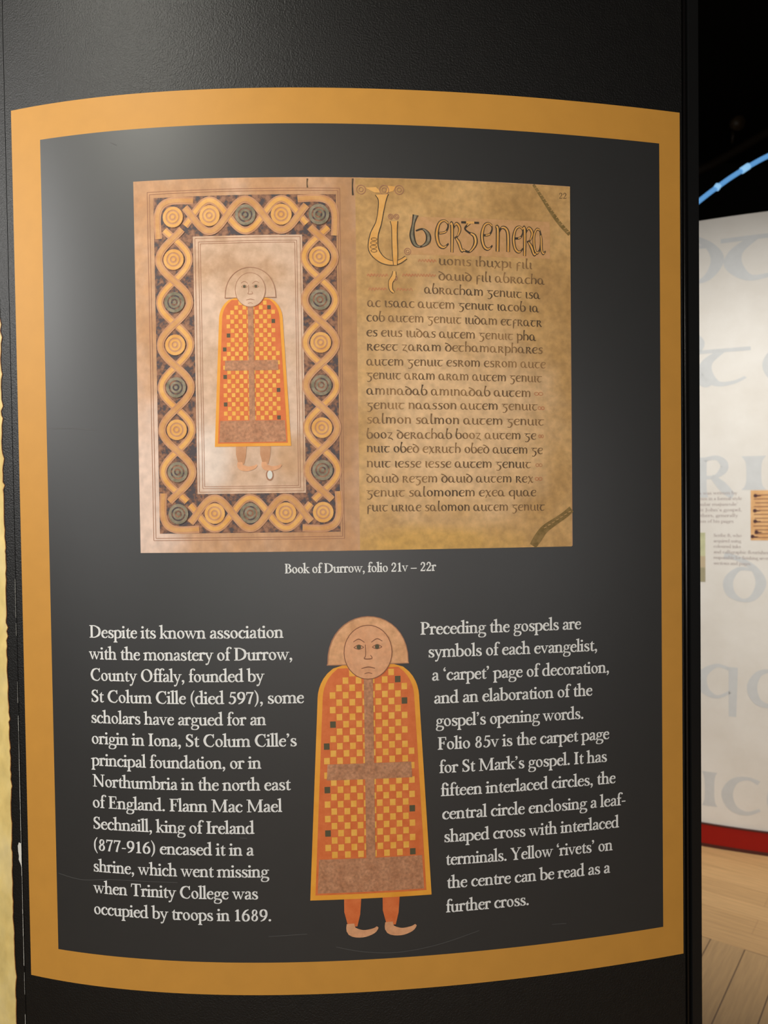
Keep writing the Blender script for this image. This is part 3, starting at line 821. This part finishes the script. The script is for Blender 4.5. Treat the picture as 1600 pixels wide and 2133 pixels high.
# --- right-hand page: the writing
MS = [(130.5, 258.1, 1649.6, 1647.8, "uonis ihuxpi fili"), (130.2, 275.7, 1629.9, 1627.8, "dauid fili abracha"),
      (111.0, 269.4, 1612.2, 1608.5, "abracham genuit isa"), (36.4, 267.3, 1594.3, 1590.9, "ac isaac autem genuit iacob ia"),
      (35.2, 271.1, 1575.4, 1571.8, "cob autem genuit iudam etfratr"), (34.9, 262.9, 1556.2, 1552.9, "es eius iudas autem genuit pha"),
      (34.7, 271.9, 1538.0, 1536.0, "reset zaram dethamarphares"), (34.4, 275.7, 1518.5, 1516.7, "autem genuit esrom esrom aute"),
      (34.2, 270.5, 1501.0, 1498.0, "genuit aram aram autem genuit"), (33.9, 255.1, 1480.8, 1478.1, "aminadab aminadab autem"),
      (33.6, 264.0, 1462.2, 1460.5, "genuit naasson autem genuit"), (33.4, 273.0, 1443.5, 1440.4, "salmon salmon autem genuit"),
      (33.1, 261.7, 1423.9, 1421.7, "booz derachab booz autem ge"), (32.9, 270.6, 1406.1, 1402.4, "nuit obed exruth obed autem ge"),
      (32.6, 254.2, 1386.5, 1383.6, "nuit iesse iesse autem genuit"), (32.3, 257.1, 1366.8, 1364.4, "dauid regem dauid autem rex"),
      (32.1, 261.0, 1348.4, 1346.0, "genuit salomonem exea quae"), (31.8, 273.0, 1329.3, 1326.5, "fuit uriae salomon autem genuit")]
for s0, s1, z0, z1, t in MS:
    polys_obj('manuscript_line', set_line(UNCIAL, t, s0, s1, z0, z1, 8.2), on_panel, 0.0009, M['ink'], PH)
# red end-marks and glosses
for s0, s1, z in ((259.2, 271.3, 1480.6), (264.1, 273.2, 1461.5), (264.7, 271.8, 1424.0), (260.3, 269.5, 1385.5), (259.1, 269.3, 1367.1)):
    m_ = (s0 + s1) / 2; q = (s1 - s0) / 4
    polys_obj('red_mark', ring(m_ - q, z + 2, q * 1.1, 2.4, 0.9, 0.9) + ring(m_ + q, z + 2, q * 1.1, 2.4, 0.9, 0.9), on_panel, 0.0009, M['ink_red'], PH)
for s0, s1, z in ((103.9, 127.6, 1652.7), (36.9, 64.0, 1632.9), (82.8, 126.5, 1633.6), (38.5, 61.9, 1615.1), (75.1, 95.8, 1614.7)):
    n = int((s1 - s0) / 1.9)
    pts = [(s0 + (s1 - s0) * i / n, z + (3.8 if i % 2 else 0.4) + random.uniform(-.5, .5), 0.95) for i in range(n + 1)]
    polys_obj('red_gloss', brush(pts, 3), on_panel, 0.0009, M['ink_red'], PH)

sheet('red_wash', 94, 283, 1662, 1711, on_panel, 0.0008, M['wash'], PH, n=16)
# display line: outlined letters filled with yellow
DISPLAY = [('b', 92.7, 121.5, 1671.0, 1714.0), ('e', 125.9, 145.0, 1670.0, 1708.6), ('r', 146.0, 165.5, 1666.0, 1706.8), ('g', 161.5, 185.5, 1666.0, 1707.0),
           ('e', 186.6, 204.0, 1669.6, 1707.2), ('n', 207.2, 227.5, 1669.0, 1704.4), ('e', 229.9, 246.0, 1667.5, 1704.3), ('r', 244.5, 264.5, 1664.5, 1704.9), ('a', 258.5, 277.0, 1666.8, 1702.7)]
for c, a, b, d, e in DISPLAY:
    big = set_glyph(UNCIAL, c, a, b, d, e)
    polys_obj('display_letter', big, on_panel, 0.0010, M['ink_dark'], PH)
    fill = []
    for p in big:                                   # yellow fill inside the thicker strokes only
        if len(p) == 4:
            w1 = math.dist(p[0], p[1])
            if w1 > 3.0:
                k = 0.27
                fill.append([(p[0][0] + (p[1][0] - p[0][0]) * k, p[0][1] + (p[1][1] - p[0][1]) * k), (p[1][0] + (p[0][0] - p[1][0]) * k, p[1][1] + (p[0][1] - p[1][1]) * k),
                             (p[2][0] + (p[3][0] - p[2][0]) * k, p[2][1] + (p[3][1] - p[2][1]) * k), (p[3][0] + (p[2][0] - p[3][0]) * k, p[3][1] + (p[2][1] - p[3][1]) * k)])
    if fill:
        polys_obj('letter_fill', fill, on_panel, 0.0012, M['strand_gold'] if c != 'b' else M['grey_green'], PH)


def outlined(pts, wmore, off):
    polys_obj('initial_outline', brush([(x, y, w_ + wmore) for x, y, w_ in pts]), on_panel, off, M['ink_dark'], PH)
    polys_obj('initial_fill', brush(pts), on_panel, off + 0.0002, M['strand_gold'], PH)


outlined([(57.5, 1738.5, 16), (57.8, 1731, 9), (56, 1718, 6.5), (52.8, 1702, 6.5), (46.8, 1686, 9.5), (45.8, 1668.5, 12), (54.5, 1656.5, 8.5), (66, 1651.2, 5.5), (78, 1652, 4), (88, 1658, 3)], 2.2, 0.0010)
outlined([(72.8, 1704.5, 9), (73.2, 1697, 6.5), (73.2, 1680, 6), (73.6, 1664, 6), (73.8, 1648, 4)], 1.8, 0.0014)
outlined([(72.5, 1640, 3), (71.5, 1633, 5), (67.5, 1626, 5), (67.8, 1617, 3.5), (71.5, 1612.8, 2)], 1.6, 0.0010)
for x, y, r_ in ((30.5, 1744.5, 6.2), (60.5, 1744.5, 6.4), (80.0, 1745.0, 6.2), (68.5, 1710.5, 3.6), (76.0, 1710.5, 3.6), (90, 1666, 4.6), (72.6, 1632, 4.0)):
    polys_obj('initial_curl', ring(x, y, r_, r_, 1.0, 1.0) + ring(x, y, r_ * .5, r_ * .5, .8, .8), on_panel, 0.0010, M['line_soft'], PH)
polys_obj('initial_fill', [[(36, 1747), (50, 1748), (57, 1741), (48, 1741)]] + [[(63, 1741), (66, 1750), (76, 1749), (72, 1743)]], on_panel, 0.0009, M['strand_gold'], PH)
polys_obj('initial_interlace', ring(46.6, 1681, 4.0, 2.0, .6, .6) + ring(46.0, 1676, 4.3, 2.2, .6, .6) + ring(45.6, 1671, 4.4, 2.2, .6, .6) + ring(46.2, 1666, 4.2, 2.0, .6, .6), on_panel, 0.0014, M['ink_dark'], PH)
# folio number and repair strips
polys_obj('folio_number', set_line(SERIF, '22', 296.0, 307.6, 1743.0, 1743.4, 5.0), on_panel, 0.0009, M['ink_dark'], PH)
polys_obj('repair_strip', brush([(260.5, 1759.2, 3.6), (272, 1743.5, 4.4), (285, 1725.0, 5.4), (297, 1710.0, 5.6), (311.2, 1696.2, 5.6)]), on_panel, 0.0009, M['strip'], PH)
polys_obj('repair_strip', brush([(255.5, 1279.5, 10), (262, 1289, 12), (272, 1301.5, 11), (288, 1312, 9.5), (300, 1319.5, 9), (310.8, 1328.0, 9)]), on_panel, 0.0009, M['strip'], PH)
for (a, b), (c, d), n in (((262, 1757), (310.5, 1697), 13), ((268, 1302), (309, 1326), 7)):
    for i in range(n):
        q = (i + 0.5) / n
        x, y = a + (c - a) * q + (2.0 if d < 1400 else 0) , b + (d - b) * q
        polys_obj('stitch', brush([(x - 1.8, y - 0.5, 0.9), (x + 1.8, y + 0.9, 0.9)]), on_panel, 0.0011, M['page_right'], PH)

# --- printed text on the panel
TEXT = [(-341.1, -78.1, 1165.7, 1166.3, "Despite its known association"), (-341.8, -66.5, 1136.9, 1137.4, "with the monastery of Durrow,"),
        (-341.0, -104.4, 1108.3, 1109.3, "County Offaly, founded by"), (-340.5, -52.7, 1079.6, 1080.5, "St Colum Cille (died 597), some"),
        (-341.2, -102.6, 1051.6, 1052.3, "scholars have argued for an"), (-341.2, -63.0, 1023.5, 1024.0, "origin in Iona, St Colum Cille’s"),
        (-341.4, -109.8, 994.3, 995.2, "principal foundation, or in"), (-341.0, -72.1, 966.0, 966.4, "Northumbria in the north east"),
        (-341.7, -83.4, 937.6, 937.9, "of England. Flann Mac Mael"), (-341.7, -120.2, 908.8, 909.2, "Sechnaill, king of Ireland"),
        (-341.9, -121.6, 879.8, 880.5, "(877-916) encased it in a"), (-342.6, -102.4, 851.0, 851.6, "shrine, which went missing"),
        (-342.6, -116.8, 822.0, 822.5, "when Trinity College was"), (-343.2, -99.4, 793.3, 793.5, "occupied by troops in 1689."),
        (100.7, 323.6, 1166.0, 1164.7, "Preceding the gospels are"), (110.8, 347.5, 1135.6, 1133.8, "symbols of each evangelist,"),
        (115.5, 364.9, 1104.7, 1102.9, "a ‘carpet’ page of decoration,"), (117.9, 339.5, 1074.1, 1072.9, "and an elaboration of the"),
        (119.9, 326.7, 1043.6, 1042.0, "gospel’s opening words."), (122.0, 364.2, 1012.6, 1011.2, "Folio 85v is the carpet page"),
        (123.9, 360.4, 981.4, 980.0, "for St Mark’s gospel. It has"), (125.5, 373.2, 950.5, 949.3, "fifteen interlaced circles, the"),
        (127.1, 388.7, 919.3, 917.6, "central circle enclosing a leaf-"), (129.1, 377.9, 888.6, 887.1, "shaped cross with interlaced"),
        (131.2, 368.0, 857.8, 856.4, "terminals. Yellow ‘rivets’ on"), (132.2, 363.9, 826.6, 825.4, "the centre can be read as a"),
        (130.8, 245.9, 794.3, 794.1, "further cross.")]
for s0, s1, z0, z1, t in TEXT:
    polys_obj('text_line', set_line(SERIF, t, s0, s1, z0, z1, 10.4, bold=2.0), on_panel, 0.0006, M['white'], T)
polys_obj('caption', set_line(SERIF, "Book of Durrow, folio 21v – 22r", -75.1, 122.6, 1250.2, 1249.7, 7.8, bold=3.0), on_panel, 0.0006, M['white'], T)

# --- the big printed figure between the columns
robed_figure(T, lambda x, y: (31.6 + x * 0.995, 994.0 + y * 0.995), 0.0006, 0.00012, False)

# fine scuffs on the print
for pts in ([(-393, 1444.8), (-360, 1444), (-325, 1440.8)], [(-296, 1814), (-288, 1810)], [(-396, 843), (-360, 838), (-314, 842), (-224, 843)], [(-139.4, 903.8), (-129.9, 903.2)],
            [(-15.8, 757), (20, 749), (66, 745.5), (120, 752), (176, 766)], [(-104, 773), (-53, 775.5)], [(278, 763.7), (299, 762.6)]):
    polys_obj('scuff_mark', brush([(x, y, 0.7) for x, y in pts]), on_panel, 0.0005, M['scuff'], T)

# ================================================================== THE ADJOINING PANEL ON THE LEFT
T2 = thing('exhibition_panel', 'black panel at left edge printed with torn-edged yellow parchment', 'display panel', on_panel(-0.6, 0.0))
curved_slab('board', -0.80, -0.4575, 0.0, 2.50, on_panel, -0.001, -0.022, M['board'], T2, n=30)
edge = []; burnt = []
z = 300.0; prev = None
while z < 1900:
    e = -474.2 + random.uniform(-0.9, 0.9) + 0.9 * math.sin(z * 0.021) + (2.6 if random.random() < 0.05 else 0)
    if prev:
        zs, es = prev
        edge.append([(-700, zs), (es, zs), (e, z), (-700, z)])
        burnt.append([(es - 0.9, zs), (es + 0.5, zs), (e + 0.5, z), (e - 0.9, z)])
    prev = (z, e); z += random.uniform(4, 11)
V = []; F = []
for p in edge:
    (a, z0), (b, _), (c, z1), (d, _) = p
    for i in range(12):
        t0, t1 = i / 12, (i + 1) / 12
        k = len(V)
        V += [on_panel((a + (b - a) * t0) / 1000, z0 / 1000, -0.0006), on_panel((a + (b - a) * t1) / 1000, z0 / 1000, -0.0006),
              on_panel((d + (c - d) * t1) / 1000, z1 / 1000, -0.0006), on_panel((d + (c - d) * t0) / 1000, z1 / 1000, -0.0006)]
        F.append((k, k + 1, k + 2, k + 3))
mesh_obj('parchment_print', V, F, M['parchment'], T2)
polys_obj('burnt_edge', burnt, on_panel, -0.0004, M['parch_edge'], T2)
# worn white core showing along the joint, with one larger chip
worn = []
z = 560.0
while z < 1235:
    h = random.uniform(6, 22)
    wd = random.uniform(0.25, 0.75) * (1.0 if z < 1000 else 0.6)
    if random.random() < (0.92 if z < 1080 else 0.55):
        worn.append([(-457.5 - wd, z), (-457.45, z - 1), (-457.45, z + h + 1), (-457.5 - wd * random.uniform(.6, 1.2), z + h)])
    z += h
polys_obj('worn_edge', worn, on_panel, -0.0002, M['chip'], T2)
polys_obj('edge_chip', [[(-457.6, 842), (-457.6, 876), (-461.5, 877), (-463.6, 872), (-463.2, 864), (-462.0, 858), (-462.6, 853), (-459.5, 847)]], on_panel, -0.0001, M['chip'], T2)

# ================================================================== THE WHITE DISPLAY WALL
T3 = thing('display_wall', 'white curved display wall with faint blue letters and red plinth behind the black panel', 'display wall', on_wall(0.0, 0.0))
curved_slab('board', -0.75, 0.95, 0.088, 2.361, on_wall, 0.0, -0.06, M['wallboard'], T3, n=50)
curved_slab('plinth', -0.75, 0.95, 0.012, 0.088, on_wall, 0.006, -0.055, M['red'], T3, n=50)
curved_slab('plinth_lip', -0.75, 0.95, 0.085, 0.090, on_wall, 0.008, -0.05, M['red_dark'], T3, n=50)
curved_slab('plinth_foot', -0.75, 0.95, 0.0, 0.013, on_wall, 0.007, -0.055, M['red_dark'], T3, n=50)
FAINT = [('d', -215, -28, 2128, 2330), ('t', -40, 190, 2117, 2282), ('d', 190, 370, 2117, 2320),
         ('r', -240, -60, 1738, 1955), ('t', -130, 60, 1738, 1878), ('c', 98, 230, 1738, 1880),
         ('R', -125, 5, 1318, 1482), ('I', 28, 110, 1352, 1476), ('u', 130, 320, 1352, 1476),
         ('d', -36, 110, 936, 1120), ('i', 150, 210, 936, 1090),
         ('q', -130, 14, 505, 700), ('c', 44, 160, 548, 692), ('a', 190, 340, 548, 692),
         ('I', -112, -58, 156, 286), ('c', -44, 90, 138, 284), ('a', 110, 270, 138, 284)]
for c, a, b, d, e in FAINT:
    polys_obj('faint_letter', set_glyph(UNCIAL, c, a, b, d, e), on_wall, 0.0004, M['faint'], T3)
SMALL = [(-150, 14, 1336.5, "Kells was written by"), (-172, 29, 1315.5, "was written in a formal style"), (-160, 16, 1294.5, "of ‘insular majuscule’"), (-160, 29, 1273.5, "and St John’s gospel,"),
         (-160, 16, 1252.5, "and others, generally"), (-175, 1, 1231.0, "decoration of his pages"), (-68, 28, 1178, "Scribe B, who"), (-68, 26, 1157.5, "acquired using"),
         (-68, 25, 1137, "coloured inks"), (-68, 122, 1116, "and calligraphic flourishes,"), (-68, 130, 1095, "responsible for finishing several"), (-68, 60, 1074, "sections and pages.")]
for s0, s1, z, t in SMALL:
    polys_obj('text_line', set_line(SERIF, t, s0, s1, z, z, 7.2), on_wall, 0.0006, M['small_text'], T3)
# two small printed pictures
PO = sheet('printed_picture', 58, 300, 1166, 1350, on_wall, 0.0006, M['pic_orange'], T3, n=16)
for i in range(12):
    z = 1176 + i * 14.2
    polys_obj('picture_line', brush([(66 + random.uniform(0, 8), z, 3.4), (150, z + 0.6, 3.0), (290, z, 3.4)], 8), on_wall, 0.0008, M['line'], PO)
for x, z in ((74, 1330), (72, 1275), (73, 1236), (77, 1196), (64, 1180)):
    polys_obj('picture_initial', dot(x, z, 6.5, 7.0) + brush([(x, z, 7), (x + 10, z - 1, 4), (x + 19, z, 2)], 4), on_wall, 0.0010, M['red_dark'], PO)
PG = sheet('printed_picture', -300, -96.5, 1007, 1193, on_wall, 0.0006, M['pic_green'], T3, n=16)
sheet('picture_band', -300, -96.5, 1061, 1104, on_wall, 0.0008, M['pic_tan'], PG, n=16)
sheet('picture_band', -300, -96.5, 1007, 1061, on_wall, 0.0008, M['pic_olive'], PG, n=16)

# ================================================================== DARK HALL BEHIND
T4 = thing('partition', 'dark grey curved partition standing behind the white display wall', 'partition', (2.35, 3.6, 0))
V = []; F = []
n = 24
for i in range(n + 1):
    a = math.radians(150 - i * 4.2)
    for r_ in (2.2, 2.12):
        x, y = 3.6 + r_ * math.cos(a), 1.9 + r_ * math.sin(a)
        V += [(x, y, 0.0), (x, y, 2.72 + 0.012 * i)]
for i in range(n):
    a = i * 4; b = a + 4
    F += [(a, a + 1, b + 1, b), (a + 2, b + 2, b + 3, a + 3), (a + 1, a + 3, b + 3, b + 1), (a, b, b + 2, a + 2)]
F += [(0, 2, 3, 1), (n * 4, n * 4 + 1, n * 4 + 3, n * 4 + 2)]
mesh_obj('board', V, F, M['dark_grey'], T4)

T5 = thing('arched_light_tube', 'glowing blue arched tube in the dark above the white display wall', 'light', (1.68, 2.6, 2.7))
arc = [(1.36, 2.6, 2.40), (1.50, 2.6, 2.545), (1.60, 2.6, 2.635), (1.68, 2.6, 2.700), (1.717, 2.6, 2.729), (1.769, 2.6, 2.769), (1.821, 2.6, 2.806), (1.879, 2.6, 2.846), (1.962, 2.6, 2.896), (2.056, 2.6, 2.946),
       (2.2, 2.6, 3.005), (2.4, 2.6, 3.06), (2.7, 2.6, 3.09)]
q = spline([(*p,) for p in arc], 4)
tube('lit_tube', q, 0.0115, M['tube'], T5)
for a, b in (((1.800, 2.598, 2.788), (1.812, 2.598, 2.804)), ((1.925, 2.598, 2.874), (1.960, 2.598, 2.897))):
    tube('tube_joint', [a, b], 0.0155, M['tube_joint'], T5)

tr_ = thing('truss_pipe', 'dim bronze pipe hanging across the dark ceiling above the blue tube', 'pipe', (2.6, 4.0, 3.6))
tube('pipe', [(1.9, 4.0, 3.25), (2.464, 4.0, 3.5), (2.856, 4.0, 3.724), (3.6, 4.0, 4.15)], 0.03, M['pipe'], tr_)
tube('hanger', [(3.3, 4.0, 3.98), (3.3, 4.0, 4.6)], 0.012, M['pipe'], tr_)
sl = thing('spotlight', 'small unlit bronze spotlight clamped on the dim pipe', 'light', (2.582, 3.93, 3.727))
tube('housing', [(2.582, 3.98, 3.75), (2.582, 3.90, 3.727), (2.582, 3.86, 3.712)], [0.03, 0.04, 0.045], simple('bronze_lamp', (0.045, 0.027, 0.010), 0.5, 0.5), sl, 16)
tube('yoke', [(2.582, 3.93, 3.70), (2.582, 3.945, 3.62)], 0.010, M['pipe'], sl)
